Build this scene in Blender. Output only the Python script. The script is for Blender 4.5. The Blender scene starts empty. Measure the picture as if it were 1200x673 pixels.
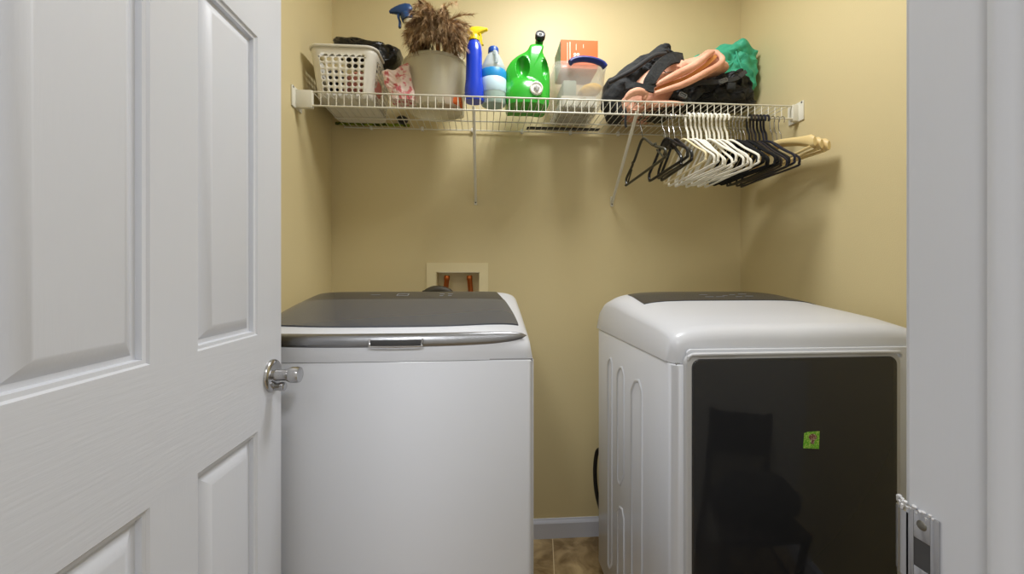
import bpy, bmesh, math, random
from mathutils import Vector, Matrix, noise
random.seed(7)
SC = bpy.context.scene
COL = SC.collection
R = math.radians

# ------------------------------------------------------------------ camera survey
F_PX, HZ, CAM_H, YAW = 480.0, 320.0, 1.25, R(4)
def at(px, py, y):
    """world point on the vertical plane at depth y that a surveyed photo point shows"""
    xc = (px - 600) / F_PX; yc = (HZ - py) / F_PX
    dx = math.sin(YAW) + xc * math.cos(YAW); dy = math.cos(YAW) - xc * math.sin(YAW)
    t = y / dy
    return Vector((dx * t, y, CAM_H + yc * t))
def atx(px, py, x):
    xc = (px - 600) / F_PX; yc = (HZ - py) / F_PX
    dx = math.sin(YAW) + xc * math.cos(YAW); dy = math.cos(YAW) - xc * math.sin(YAW)
    t = x / dx
    return Vector((x, dy * t, CAM_H + yc * t))

# ------------------------------------------------------------------ materials
def s2l(c):
    c = c / 255.0
    return c / 12.92 if c <= .04045 else ((c + .055) / 1.055) ** 2.4
def rgb(r, g, b): return (s2l(r), s2l(g), s2l(b), 1)
def mat(name, col, rough=.5, metal=0, bump=None, spec=.5, coat=0, trans=0, vary=None, sheen=0, ior=1.45, emis=None):
    m = bpy.data.materials.new(name); m.use_nodes = True
    nt = m.node_tree; N = nt.nodes; L = nt.links
    b = N['Principled BSDF']
    b.inputs['Base Color'].default_value = rgb(*col)
    b.inputs['Roughness'].default_value = rough
    b.inputs['Metallic'].default_value = metal
    b.inputs['Specular IOR Level'].default_value = spec
    b.inputs['Coat Weight'].default_value = coat
    b.inputs['Coat Roughness'].default_value = .08
    b.inputs['Transmission Weight'].default_value = trans
    b.inputs['Sheen Weight'].default_value = sheen
    b.inputs['IOR'].default_value = ior
    if emis:
        b.inputs['Emission Color'].default_value = (*emis[0], 1); b.inputs['Emission Strength'].default_value = emis[1]
    tc = N.new('ShaderNodeTexCoord')
    if bump:                                   # (scale, strength, distance, stretch)
        sc, st, di = bump[:3]; stretch = bump[3] if len(bump) > 3 else (1, 1, 1)
        mp = N.new('ShaderNodeMapping'); mp.inputs['Scale'].default_value = stretch
        nz = N.new('ShaderNodeTexNoise'); nz.inputs['Scale'].default_value = sc; nz.inputs['Detail'].default_value = 4
        bp = N.new('ShaderNodeBump'); bp.inputs['Strength'].default_value = st; bp.inputs['Distance'].default_value = di
        L.new(tc.outputs['Object'], mp.inputs['Vector']); L.new(mp.outputs['Vector'], nz.inputs['Vector'])
        L.new(nz.outputs['Fac'], bp.inputs['Height']); L.new(bp.outputs['Normal'], b.inputs['Normal'])
    if vary:                                   # (scale, second colour, low, high)
        nz = N.new('ShaderNodeTexNoise'); nz.inputs['Scale'].default_value = vary[0]; nz.inputs['Detail'].default_value = 5
        rp = N.new('ShaderNodeValToRGB')
        rp.color_ramp.elements[0].position = vary[2]; rp.color_ramp.elements[1].position = vary[3]
        rp.color_ramp.elements[0].color = rgb(*col); rp.color_ramp.elements[1].color = rgb(*vary[1])
        L.new(tc.outputs['Object'], nz.inputs['Vector']); L.new(nz.outputs['Fac'], rp.inputs['Fac'])
        L.new(rp.outputs['Color'], b.inputs['Base Color'])
    return m
def see_through(name, col, clear, rough=.25, bump=None, transl=.5):
    m = mat(name, col, rough, bump=bump); nt = m.node_tree; N = nt.nodes; L = nt.links
    b = N['Principled BSDF']; out = N['Material Output']
    tl = N.new('ShaderNodeBsdfTranslucent'); tl.inputs['Color'].default_value = rgb(*col)
    m1 = N.new('ShaderNodeMixShader'); m1.inputs[0].default_value = transl
    L.new(b.outputs[0], m1.inputs[1]); L.new(tl.outputs[0], m1.inputs[2])
    tr = N.new('ShaderNodeBsdfTransparent'); m2 = N.new('ShaderNodeMixShader'); m2.inputs[0].default_value = clear
    L.new(m1.outputs[0], m2.inputs[1]); L.new(tr.outputs[0], m2.inputs[2])
    L.new(m2.outputs[0], out.inputs['Surface'])
    return m

WALL = mat('painted_wall', (216, 200, 154), .42, bump=(260, .35, .0012), spec=.4)
HALLW = mat('hall_wall', (222, 220, 214), .6, bump=(260, .3, .001))
CEIL = mat('ceiling_paint', (232, 230, 222), .8, bump=(120, .4, .002))
TRIM = mat('trim_paint', (215, 218, 226), .32, bump=(30, .12, .0006, (8, 8, .6)))
BASEB = mat('baseboard_paint', (205, 208, 220), .35)
DOORV = mat('door_paint_vertical_grain', (215, 218, 226), .38, bump=(16, .3, .0008, (12, 12, 1)))
DOORH = mat('door_paint_horizontal_grain', (215, 218, 226), .38, bump=(16, .35, .0008, (12, 1, 12)))
CHIP = mat('chipped_paint', (214, 214, 216), .6, bump=(180, 1, .003))
ENAMEL = mat('white_enamel', (215, 218, 226), .28, coat=.3)
PLASTW = mat('white_plastic_cover', (215, 218, 226), .3, coat=.2)
SEAMM = mat('grey_seam', (150, 150, 152), .8)
HOLE_SHADE = mat('painted_recess_shade', (70, 70, 72), .8)  # dark grey colour stands in for the shade inside recesses
LIDG = mat('smoked_lid_glass', (84, 87, 94), .22, coat=0, spec=.4)
CONS = mat('grey_console_glass', (56, 58, 63), .25, spec=.4)
MARK = mat('console_markings', (150, 152, 155), .4)
CHROME = mat('brushed_chrome', (150, 151, 155), .3, metal=1, bump=(40, .25, .001, (1, 20, 20)))
NICKEL = mat('satin_nickel', (190, 190, 192), .24, metal=1)
BLACKG = mat('black_door_glass', (42, 43, 46), .07, coat=0, spec=.7, bump=(500, .02, .0002))
DRYF = mat('silver_door_frame', (196, 197, 200), .3)
FOOT = mat('dark_brown_rubber', (60, 34, 26), .7)
WIREW = mat('white_vinyl_wire', (226, 222, 206), .4)
SCREW = mat('screw_steel', (120, 118, 112), .4, metal=.8)
COPPER = mat('copper', (196, 110, 58), .28, metal=.9)
HOSE = mat('dark_hose', (58, 52, 38), .5, bump=(200, .3, .002))
BASK = mat('white_basket_plastic', (232, 228, 216), .4)
BAGP = mat('black_bin_liner', (18, 18, 19), .22, bump=(38, .7, .01), spec=.6)
PINKC = mat('pink_floral_cloth', (240, 218, 208), .85, vary=(38, (214, 118, 122), .5, .58), bump=(60, .4, .003))
PINKP = mat('pink_knit', (224, 150, 140), .9, bump=(90, .5, .003))
LIME = mat('lime_cloth', (140, 158, 44), .8, vary=(60, (60, 72, 26), .45, .6), bump=(80, .8, .006))
BLKC = mat('black_fabric', (26, 26, 27), .75, bump=(110, .5, .002), sheen=.2)
BLKC2 = mat('black_nylon', (20, 21, 22), .55, bump=(34, 1, .010))
CHAR = mat('charcoal_fabric', (34, 36, 37), .8, bump=(50, .9, .006), sheen=.05)
PEACH = mat('peach_fabric', (226, 170, 142), .7, vary=(9, (208, 144, 112), .4, .7), bump=(34, .8, .007), sheen=.1)
PEACHD = mat('ochre_lining', (206, 138, 74), .7, bump=(70, .4, .002))
GRNB = mat('green_nylon', (66, 174, 138), .55, bump=(30, .8, .008))
BUCK = see_through('frosted_bucket', (244, 240, 222), .3, .35)
CLEAR = see_through('clear_bin', (226, 226, 220), .74, .12, transl=.3)
BEIGEB = mat('beige_bottle', (218, 208, 178), .4)
BLUET = mat('navy_trigger', (40, 72, 120), .35)
FEATH = mat('brown_feathers', (176, 142, 100), .85, vary=(30, (98, 72, 48), .42, .62))
FEATL = mat('tan_feathers', (214, 184, 142), .85, vary=(35, (140, 106, 72), .45, .65))
WOOD = mat('varnished_handle', (150, 100, 54), .4)
GCORD = mat('green_cord', (56, 110, 92), .6)
BLUEB = mat('royal_blue_plastic', (24, 62, 196), .25, coat=.4)
YELT = mat('yellow_trigger', (238, 208, 30), .35)
SOFTB = see_through('milky_bottle', (228, 236, 236), .12, .3)
SOFTL = mat('mint_liquid', (140, 206, 168), .3)
BCAP = mat('blue_cap', (24, 74, 160), .35)
BLAB = mat('blue_label', (36, 142, 204), .35)
WLAB = mat('pale_label', (196, 222, 232), .35)
NAVY = mat('navy_plastic', (28, 44, 116), .35)
GREENJ = mat('green_jug_plastic', (48, 168, 46), .25, coat=.4)
BLKP = mat('black_plastic', (22, 22, 23), .35)
WHTP = mat('white_plastic', (236, 234, 226), .35)
ORNG = mat('orange_card', (232, 96, 24), .5)
BOXS = mat('grey_blue_card', (150, 168, 164), .6, vary=(40, (196, 200, 186), .5, .6))
WINK = mat('white_ink', (246, 226, 206), .5)
SPONGE = mat('yellow_sponge', (226, 178, 60), .8, bump=(140, .6, .003))
ORSP = mat('orange_sponge', (230, 112, 50), .8, bump=(140, .6, .003))
HGRN = mat('olive_plastic', (54, 52, 40), .35)
HBLK = mat('black_hanger_plastic', (20, 20, 21), .35)
HVEL = mat('black_velvet', (10, 10, 12), .95)
HPUR = mat('dark_violet_plastic', (36, 34, 42), .35)
HNVY = mat('dark_navy_plastic', (28, 31, 48), .35)
HBRN = mat('dark_brown_plastic', (52, 42, 34), .35)
HWHT = mat('white_hanger_plastic', (240, 236, 222), .35)
HCRM = mat('cream_hanger_plastic', (232, 218, 176), .4)
HWOOD = mat('pale_wood', (226, 200, 140), .4, bump=(30, .2, .001, (1, 8, 8)))
CHAIRM = mat('dark_stained_wood', (44, 34, 30), .35)
BULB = mat('lamp_dome', (255, 250, 240), .4, emis=((1, .97, .92), 4))
FGREEN = mat('picture_green', (110, 190, 50), .4, vary=(300, (190, 220, 110), .5, .6))
FBROWN = mat('picture_brown', (120, 70, 56), .4, vary=(260, (226, 206, 190), .5, .6))

def floor_mat():
    m = mat('stone_vinyl', (150, 124, 84), .35, bump=(60, .15, .001)); nt = m.node_tree; N = nt.nodes; L = nt.links
    b = N['Principled BSDF']; tc = [n for n in N if n.type == 'TEX_COORD'][0]
    n1 = N.new('ShaderNodeTexNoise'); n1.inputs['Scale'].default_value = 9; n1.inputs['Detail'].default_value = 7; n1.inputs['Distortion'].default_value = 1.2
    rp = N.new('ShaderNodeValToRGB'); rp.color_ramp.elements[0].position = .35; rp.color_ramp.elements[1].position = .68
    rp.color_ramp.elements[0].color = rgb(118, 96, 62); rp.color_ramp.elements[1].color = rgb(182, 158, 116)
    mp = N.new('ShaderNodeMapping'); mp.inputs['Rotation'].default_value = (0, 0, R(8)); mp.inputs['Location'].default_value = (.04, .26, 0)
    br = N.new('ShaderNodeTexBrick'); br.inputs['Scale'].default_value = 1; br.inputs['Brick Width'].default_value = .32; br.inputs['Row Height'].default_value = .32
    br.inputs['Mortar Size'].default_value = .002; br.offset = 0; br.inputs['Mortar'].default_value = rgb(206, 186, 148)
    L.new(tc.outputs['Object'], n1.inputs['Vector']); L.new(n1.outputs['Fac'], rp.inputs['Fac'])
    L.new(tc.outputs['Object'], mp.inputs['Vector']); L.new(mp.outputs['Vector'], br.inputs['Vector'])
    L.new(rp.outputs['Color'], br.inputs['Color1']); L.new(rp.outputs['Color'], br.inputs['Color2'])
    L.new(br.outputs['Color'], b.inputs['Base Color'])
    return m
FLOOR = floor_mat()

# ------------------------------------------------------------------ mesh helpers
class MB:
    def __init__(s): s.b = bmesh.new(); s.mi = 0
    def face(s, vs, mi=None):
        try:
            f = s.b.faces.new(vs); f.material_index = s.mi if mi is None else mi; return f
        except ValueError: return None
    def box(s, x0, x1, y0, y1, z0, z1, bev=0, M=None, seg=2):
        t = bmesh.new()
        bmesh.ops.create_cube(t, size=1)
        for v in t.verts: v.co = Vector(((x0+x1)/2 + v.co.x*(x1-x0), (y0+y1)/2 + v.co.y*(y1-y0), (z0+z1)/2 + v.co.z*(z1-z0)))
        if bev: bmesh.ops.bevel(t, geom=t.edges[:], offset=bev, segments=seg, affect='EDGES', profile=.5)
        s.add(t, M)
    def add(s, t, M=None):
        mp = {}
        for v in t.verts: mp[v] = s.b.verts.new(M @ v.co if M else v.co)
        for f in t.faces: s.face([mp[v] for v in f.verts])
        t.free()
    def loops(s, rings, cap0=True, cap1=True, closed=False):
        R_ = [[s.b.verts.new(p) for p in r] for r in rings]
        n = len(R_[0]); k = len(R_)
        for i in range(k if closed else k-1):
            a, b = R_[i], R_[(i+1) % k]
            for j in range(n): s.face([a[j], a[(j+1) % n], b[(j+1) % n], b[j]])
        if not closed:
            if cap0: s.face(R_[0][::-1])
            if cap1: s.face(R_[-1])
    def tube(s, pts, r, seg=8, closed=False, flat=None):
        P = [Vector(p) for p in pts]; n = len(P); rings = []
        rr = r if isinstance(r, (list, tuple)) else [r]*n
        up = None
        for i in range(n):
            a = P[i-1] if (i > 0 or closed) else P[i]; b = P[(i+1) % n] if (i < n-1 or closed) else P[i]
            t = (b-a).normalized()
            if up is None:
                up = Vector((0, 0, 1)) if abs(t.z) < .9 else Vector((1, 0, 0))
            sd = t.cross(up)
            if sd.length < 1e-5: sd = t.orthogonal()
            sd.normalize(); up = sd.cross(t).normalized()
            fl = flat if flat else 1
            rings.append([P[i] + sd*math.cos(2*math.pi*k/seg)*rr[i] + up*math.sin(2*math.pi*k/seg)*rr[i]*fl for k in range(seg)])
        s.loops(rings, closed=closed)
    def lathe(s, prof, c=(0, 0, 0), seg=32, M=None, sx=1, sy=1, cap0=True, cap1=True):
        c = Vector(c); rings = []
        for r, z in prof:
            ring = []
            for k in range(seg):
                a = 2*math.pi*k/seg; p = Vector((r*math.cos(a)*sx, r*math.sin(a)*sy, z))
                if M: p = M @ p
                ring.append(c + p)
            rings.append(ring)
        s.loops(rings, cap0, cap1)
    def grid(s, fn, nu, nv, mi=None):
        V = [[s.b.verts.new(fn(i/nu, j/nv)) for j in range(nv+1)] for i in range(nu+1)]
        for i in range(nu):
            for j in range(nv): s.face([V[i][j], V[i+1][j], V[i+1][j+1], V[i][j+1]], mi)
        return V
    def build(s, name, m, parent=None, smooth=True, solid=0, sub=0, weld=False, ang=40):
        if weld: bmesh.ops.remove_doubles(s.b, verts=s.b.verts[:], dist=1e-5)
        bmesh.ops.recalc_face_normals(s.b, faces=s.b.faces[:])
        me = bpy.data.meshes.new(name); s.b.to_mesh(me); s.b.free()
        for x in (m if isinstance(m, (list, tuple)) else [m]): me.materials.append(x)
        if smooth:
            me.shade_smooth()
            if ang: me.set_sharp_from_angle(angle=R(ang))
        o = bpy.data.objects.new(name, me); COL.objects.link(o)
        if parent is None:
            lo = Vector([min(v.co[i] for v in me.vertices) for i in range(3)]); hi = Vector([max(v.co[i] for v in me.vertices) for i in range(3)])
            org = Vector(((lo.x+hi.x)/2, (lo.y+hi.y)/2, lo.z)); o.location = org; me.transform(Matrix.Translation(-org))
        else:
            w = Vector((0, 0, 0)); q = parent
            while q: w = w + q.location; q = q.parent
            me.transform(Matrix.Translation(-w)); o.parent = parent
        if solid:
            md = o.modifiers.new('thickness', 'SOLIDIFY'); md.thickness = solid; md.offset = 0
        if sub:
            md = o.modifiers.new('smooth', 'SUBSURF'); md.levels = sub; md.render_levels = sub
        return o
def tag(o, label=None, cat=None, group=None, kind=None):
    if label: o['label'] = label
    if cat: o['category'] = cat
    if group: o['group'] = group
    if kind: o['kind'] = kind
    return o
def thing(name, loc, label, cat, group=None):
    o = bpy.data.objects.new(name, None); COL.objects.link(o); o.location = loc; o.empty_display_size = .05
    return tag(o, label, cat, group)
def struct(name, mb, m, **k):
    return tag(mb.build(name, m, **k), kind='structure')
def rrect(cx, cy, hx, hy, r, n=6):
    pts = []
    for qx, qy, a0 in ((1, 1, 0), (-1, 1, 90), (-1, -1, 180), (1, -1, 270)):
        for i in range(n+1):
            a = R(a0 + 90*i/n); pts.append((cx + qx*(hx-r) + r*math.cos(a), cy + qy*(hy-r) + r*math.sin(a)))
    return pts
def smooth_path(pts, n=6, closed=False):
    P = [Vector(p) for p in pts]; out = []; k = len(P)
    rng = range(k if closed else k-1)
    for i in rng:
        p0 = P[(i-1) % k] if (closed or i > 0) else P[0]; p1 = P[i]; p2 = P[(i+1) % k]
        p3 = P[(i+2) % k] if (closed or i+2 < k) else P[-1]
        for j in range(n):
            t = j/n
            out.append(.5*((2*p1) + (p2-p0)*t + (2*p0-5*p1+4*p2-p3)*t*t + (3*p1-p0-3*p2+p3)*t**3))
    if not closed: out.append(P[-1])
    return out
def puffy(outline, y0, tf, tb, folds=.01, fs=14, rings=22, floor_z=None, seed=0, pw=.5, extra=None, zoff=0, fn=5):
    """soft body: outline in x-z at depth y0, bulging tf to the front and tb to the back"""
    P = smooth_path([Vector((p[0], 0, p[1])) for p in outline], fn, True)
    n = len(P); c = sum(P, Vector()) / n
    mb = MB(); RG = []
    for side, T in ((-1, tf), (1, tb)):
        for i in range(rings+1):
            if side == 1 and i == rings: continue
            th = (math.pi/2)*(i/rings if side == -1 else 1 - (i+1)/rings)
            # from centre (front) -> outline -> centre (back)
            if side == -1: th = (math.pi/2)*(1 - i/rings)
            else: th = (math.pi/2)*((i+1)/rings)
            sc = math.cos(th)**(1.0); b = math.sin(th)**pw
            if sc < .02: sc = .02
            ring = []
            for p in P:
                q = c + (p-c)*sc; q.y = y0 + side*T*b
                if folds:
                    v = noise.noise_vector(Vector((q.x*fs+seed*3.1, q.y*fs, q.z*fs*1.6+seed)))
                    q = q + Vector((v.x*.5, v.y, v.z*.5))*folds
                    w = noise.noise(Vector((q.x*fs*.5-seed, q.z*fs*2.2+q.x*fs*1.4, 3+seed)))
                    q.y += side*abs(w)*folds*1.2
                if extra: q = extra(q, side)
                if floor_z is not None and q.z < floor_z: q.z = floor_z + .0005*random.random()
                ring.append(q)
            RG.append(ring)
    mb.loops(RG)
    return mb
def sil(pts, y, zmin=None):
    r = []
    for px, py in pts:
        v = at(px, py, y); z = v.z
        if zmin is not None and z < zmin+.014+.42*max(0, y-1.6): z = zmin-.06      # flat resting face
        r.append((v.x, z))
    return r

# ------------------------------------------------------------------ room shell
XL, XR, YB, YF, ZC = -.689, 1.255, 1.92, .306, 2.85
YH = .186
m = MB(); m.box(XL-.1, XR+.1, YH, YB+.12, -.06, 0); m.box(-1.9, 2.1, -2.0, YH, -.06, 0); struct('floor', m, FLOOR, smooth=False)
m = MB(); m.box(XL-.1, XR+.1, YH, YB+.12, ZC, ZC+.06); m.box(-1.9, 2.1, -2.0, YH, ZC, ZC+.06); struct('ceiling', m, CEIL, smooth=False)
hx0, hx1, hz0, hz1 = -.219, -.018, 1.06, 1.254
m = MB()
m.box(XL-.1, hx0, YB, YB+.12, 0, ZC); m.box(hx1, XR+.1, YB, YB+.12, 0, ZC)
m.box(hx0, hx1, YB, YB+.12, 0, hz0); m.box(hx0, hx1, YB, YB+.12, hz1, ZC)
struct('wall_back', m, WALL, smooth=False)
m = MB(); m.box(XL-.1, XL, YH, YB, 0, ZC); struct('wall_left', m, WALL, smooth=False)
m = MB(); m.box(XR, XR+.1, YH, YB, 0, ZC); struct('wall_right', m, WALL, smooth=False)
# wall with the doorway (opening between the jambs)
JX, JL, DT = .34, -.44, 2.2
m = MB(); m.box(XL, JL-.02, YH, YF, 0, ZC); m.box(JX+.02, XR, YH, YF, 0, ZC); m.box(JL-.02, JX+.02, YH, YF, DT+.02, ZC)
m.b.faces.ensure_lookup_table()
struct('wall_front', m, HALLW, smooth=False)
m = MB(); m.box(-1.9, XL-.1, YH-.1, YH, 0, ZC); m.box(XR+.1, 2.1, YH-.1, YH, 0, ZC)
struct('wall_hall_front', m, HALLW, smooth=False)
m = MB(); m.box(-2.0, -1.9, -2.0, YH, 0, ZC); struct('wall_hall_left', m, HALLW, smooth=False)
m = MB(); m.box(2.1, 2.2, -2.0, YH, 0, ZC); struct('wall_hall_right', m, HALLW, smooth=False)
m = MB(); m.box(-2.0, 2.2, -2.1, -2.0, 0, ZC); struct('wall_hall_back', m, HALLW, smooth=False)

def base_profile(mb, a, b, nrm, h=.09, t=.012):
    a = Vector(a); b = Vector(b); n = Vector(nrm)
    prof = [(0, 0), (t, 0), (t, h*.78), (t*.75, h*.86), (t*.45, h*.93), (t*.3, h), (0, h)]
    mb.loops([[a + n*p + Vector((0, 0, q)) for p, q in prof], [b + n*p + Vector((0, 0, q)) for p, q in prof]])
m = MB(); base_profile(m, (XL, YB, 0), (XR, YB, 0), (0, -1, 0)); struct('baseboard_back', m, BASEB, smooth=False)
m = MB(); base_profile(m, (XL, YF, 0), (XL, YB-.013, 0), (1, 0, 0)); struct('baseboard_left', m, BASEB, smooth=False)
m = MB(); base_profile(m, (XR, YF, 0), (XR, YB-.013, 0), (-1, 0, 0)); struct('baseboard_right', m, BASEB, smooth=False)

# door frame : jambs, stops, casing
m = MB()
m.box(JX, JX+.02, YH-.003, YF, 0, DT+.02, .0015)
m.box(JL-.02, JL, YH-.003, YF, 0, DT+.02, .0015)
m.box(JL, JX, YH-.003, YF, DT, DT+.02, .0015)
tr = struct('trim_1', m, TRIM)
m = MB()
sx = JX-.012
prof = [(JX, YF-.058), (sx+.004, YF-.058), (sx+.001, YF-.061), (sx, YF-.066), (sx+.0025, YF-.072), (sx+.0035, YF-.078), (sx+.001, YF-.084), (sx, YF-.09), (sx, YF-.106), (sx+.003, YF-.11), (JX, YF-.11)]
m.loops([[Vector((x, y, 0)) for x, y in prof], [Vector((x, y, DT)) for x, y in prof]])
m.box(JL, JL+.012, YF-.11, YF-.058, 0, DT, .003)
m.box(JL+.012, sx, YF-.11, YF-.058, DT-.012, DT, .003)
m.build('door_stop', TRIM, tr)
m = MB()
def casing(mb, pts):
    mb.box(*pts, .004)
for (y0, y1) in ((YF, YF+.014), (YH-.016, YH)):
    lx = -.49 if y0 == YF else JL-.005
    m.box(JX+.012, JX+.066, y0, y1, 0, DT+.06, .004)
    m.box(lx-.057, lx, y0, y1, 0, DT+.06, .004)
    m.box(lx, JX+.012, y0, y1, DT+.005, DT+.06, .004)
struct('trim_2', m, TRIM)

# strike plate on the jamb
zt = atx(1075, 597, JX).z; zc = zt-.031
m = MB()
t = bmesh.new(); bmesh.ops.create_grid(t, x_segments=1, y_segments=1, size=.5); t.free()
def plate_pts(off):
    y0, y1 = YF-.022, YF+.001
    return y0, y1
sy0, sy1 = YF-.024, YF
def frame_with_hole(mb, x, y0, y1, z0, z1, hy0, hy1, hz0_, hz1_, th):
    mb.box(x-th, x, y0, hy0, z0, z1, .0004); mb.box(x-th, x, hy1, y1, z0, z1, .0004)
    mb.box(x-th, x, hy0, hy1, z0, hz0_, .0004); mb.box(x-th, x, hy0, hy1, hz1_, z1, .0004)
frame_with_hole(m, JX-.0002, sy0, sy1, zc-.031, zc+.031, sy0+.006, sy1-.006, zc-.013, zc+.009, .0016)
# curled lip reaching round the edge
m.loops([[Vector((JX-.0018 + a, YF + b, zc+z)) for (a, b) in ((0, -.002), (0, .004), (.002, .008), (.005, .0125), (.0075, .0115), (.004, .007), (.0016, .004), (.0016, -.002))] for z in (-.027, .025)])
sp = m.build('strike_plate', NICKEL, tr); sp['label'] = 'scratched steel strike plate'
m = MB(); m.box(JX-.0012, JX-.0004, sy0+.006, sy1-.006, zc-.013, zc+.009); m.build('latch_hole_shade', HOLE_SHADE, sp, smooth=False)  # dark slip behind the opening, its colour painted as the hole's shade
for dz in (-.023, .021):
    m = MB(); m.lathe([(.0001, .0012), (.0028, .0010), (.0036, .0003), (.0038, 0)], (JX-.0018, (sy0+sy1)/2, zc+dz), 16, Matrix.Rotation(R(-90), 4, 'Y')); m.build('screw', SCREW, sp)
m = MB()
for k in range(16):
    zz = zc+.031+.002*math.sin(k*2.3); yq = YF-.020+.0023*min(k, 10); xq = JX-.0012 if k < 11 else JX+.001*(k-10)
    yq = yq if k < 11 else YF+.002+.002*(k-10)
    m.tube([(xq, yq, zz), (xq+.0006, yq+.0015, zz-.003-.003*random.random())], [.0012+.0008*random.random(), .0006], 5)
c = m.build('paint_chips', CHIP, tr); c['label'] = 'ragged flaking white paint'

# ------------------------------------------------------------------ open panelled door
DXF, DXB = -.44, -.475
y_a, y_b = .318, .926
ys = [y_a, .395, .578, .662, .838, y_b]
zs = [.012, .26, .943, 1.125, 1.715, 1.80, 2.05, 2.17]
PROF = [(0, 0), (.0035, .0004), (.006, .0035), (.011, .0048), (.0125, .0120), (.019, .0125), (.0205, .0115), (.038, .0022), (.041, .0018)]
m = MB()
def door_face(xf, sgn):
    def p(y, z, d=0): return m.b.verts.new((xf - sgn*d, y, z))
    for i in range(5):
        for j in range(7):
            y0, y1, z0, z1 = ys[i], ys[i+1], zs[j], zs[j+1]
            if i in (1, 3) and j in (1, 3, 5):
                prev = None
                for ins, d in PROF:
                    r = [p(y0+ins, z0+ins, d), p(y1-ins, z0+ins, d), p(y1-ins, z1-ins, d), p(y0+ins, z1-ins, d)]
                    if prev:
                        for k in range(4): m.face([prev[k], prev[(k+1) % 4], r[(k+1) % 4], r[k]], 0)
                    prev = r
                m.face(prev, 0)
            else:
                hor = j in (0, 2, 4, 6) and i in (1, 2, 3) and not (j in (1, 3, 5))
                if j in (0, 2, 4, 6) and i in (1, 2, 3): hor = True
                m.face([p(y0, z0), p(y1, z0), p(y1, z1), p(y0, z1)], 1 if hor else 0)
door_face(DXF, 1); door_face(DXB, -1)
m.mi = 0
for a, b in (((y_a, zs[0]), (y_b, zs[0])), ((y_b, zs[0]), (y_b, zs[-1])), ((y_b, zs[-1]), (y_a, zs[-1])), ((y_a, zs[-1]), (y_a, zs[0]))):
    m.face([m.b.verts.new((x, q[0], q[1])) for x, q in ((DXF, a), (DXF, b), (DXB, b), (DXB, a))])
door = struct('door_1', m, [DOORV, DOORH], weld=True, ang=25)
def knob(side, xf):
    ky, kz = .886, atx(318, 440, DXF).z
    Mx = Matrix.Rotation(R(90 if side > 0 else -90), 4, 'Y')
    m = MB(); m.lathe([(.033, 0), (.033, .003), (.031, .006), (.024, .0085), (.012, .010), (.0115, .012)], (xf, ky, kz), 36, Mx)
    ro = m.build('knob_rose', NICKEL, door)
    m = MB(); m.lathe([(.0125, .008), (.0115, .014), (.0115, .030), (.0145, .036), (.0165, .041), (.0168, .052), (.0155, .0575), (.012, .059), (.0001, .0595)], (xf, ky, kz), 36, Mx)
    m.build('door_knob', NICKEL, door)
    m = MB(); m.lathe([(.0001, 0), (.008, 0), (.008, .016), (.0095, .018), (.0095, .026), (.007, .028), (.0001, .0285)], (xf, ky, kz-.024), 20, Mx)
    m.build('privacy_button', NICKEL, door)
knob(1, DXF); knob(-1, DXB)
m = MB(); m.box(DXB+.004, DXF-.004, y_b-.0005, y_b+.0015, kz_ := atx(318, 440, DXF).z-.03, kz_+.06, .0005); m.box(DXB+.012, DXF-.012, y_b+.001, y_b+.010, kz_+.022, kz_+.038, .001)
m.build('latch_plate', NICKEL, door)
for z in (.25, 1.1, 1.95):
    m = MB(); m.lathe([(.0001, 0), (.006, 0), (.006, .09), (.0001, .09)], (DXB-.003, y_a-.006, z), 12)
    m.build('hinge', NICKEL, door)

# ------------------------------------------------------------------ appliances
def sn(n, y): return n if n != 4.5 else 4.5+5*max(0, min(1, (y-1.02)/.4))
def supern(u, n): return max(0.0, 1-abs(u)**n)**(1/n)
def rounded_body(mb, x0, x1, y0, y1, z0, z1, r):
    cx, cy = (x0+x1)/2, (y0+y1)/2
    def ring(z, ins): return [Vector((x, y, z)) for x, y in rrect(cx, cy, (x1-x0)/2-ins, (y1-y0)/2-ins, r, 8)]
    mb.loops([ring(z0, .012), ring(z0+.004, .004), ring(z0+.012, 0), ring(z1-.003, 0), ring(z1, .002)])

# washing machine
WX0, WX1, WY0, WY1 = -.60, .122, .972, 1.66
wc, wh = (WX0+WX1)/2, (WX1-WX0)/2
WS = 1.043
wash = thing('washing_machine', (wc, (WY0+WY1)/2, 0), 'white top-loading washing machine with a smoked glass lid and chrome front strip', 'washing machine')
m = MB(); rounded_body(m, WX0, WX1, WY0, WY1, .03, WS-.0012, .02); m.build('cabinet', ENAMEL, wash)
WPROF = [(WY0+.001, WS+.0), (WY0+.001, WS+.018), (WY0+.004, WS+.036), (WY0+.012, WS+.055), (WY0+.022, WS+.064), (WY0+.036, 1.113), (1.04, 1.121), (1.10, 1.130), (1.2, 1.145), (1.3, 1.160), (1.40, 1.174), (1.45, 1.1805), (1.47, 1.182), (1.49, 1.180), (1.54, 1.168), (1.60, 1.145), (1.64, 1.11), (WY1-.002, 1.08), (WY1, WS)]
def lerp_prof(PR, y):
    for (a, za), (b, zb) in zip(PR, PR[1:]):
        if a <= y <= b and b > a: return za + (zb-za)*(y-a)/(b-a)
    return PR[-1][1] if y > PR[-1][0] else PR[0][1]
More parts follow.
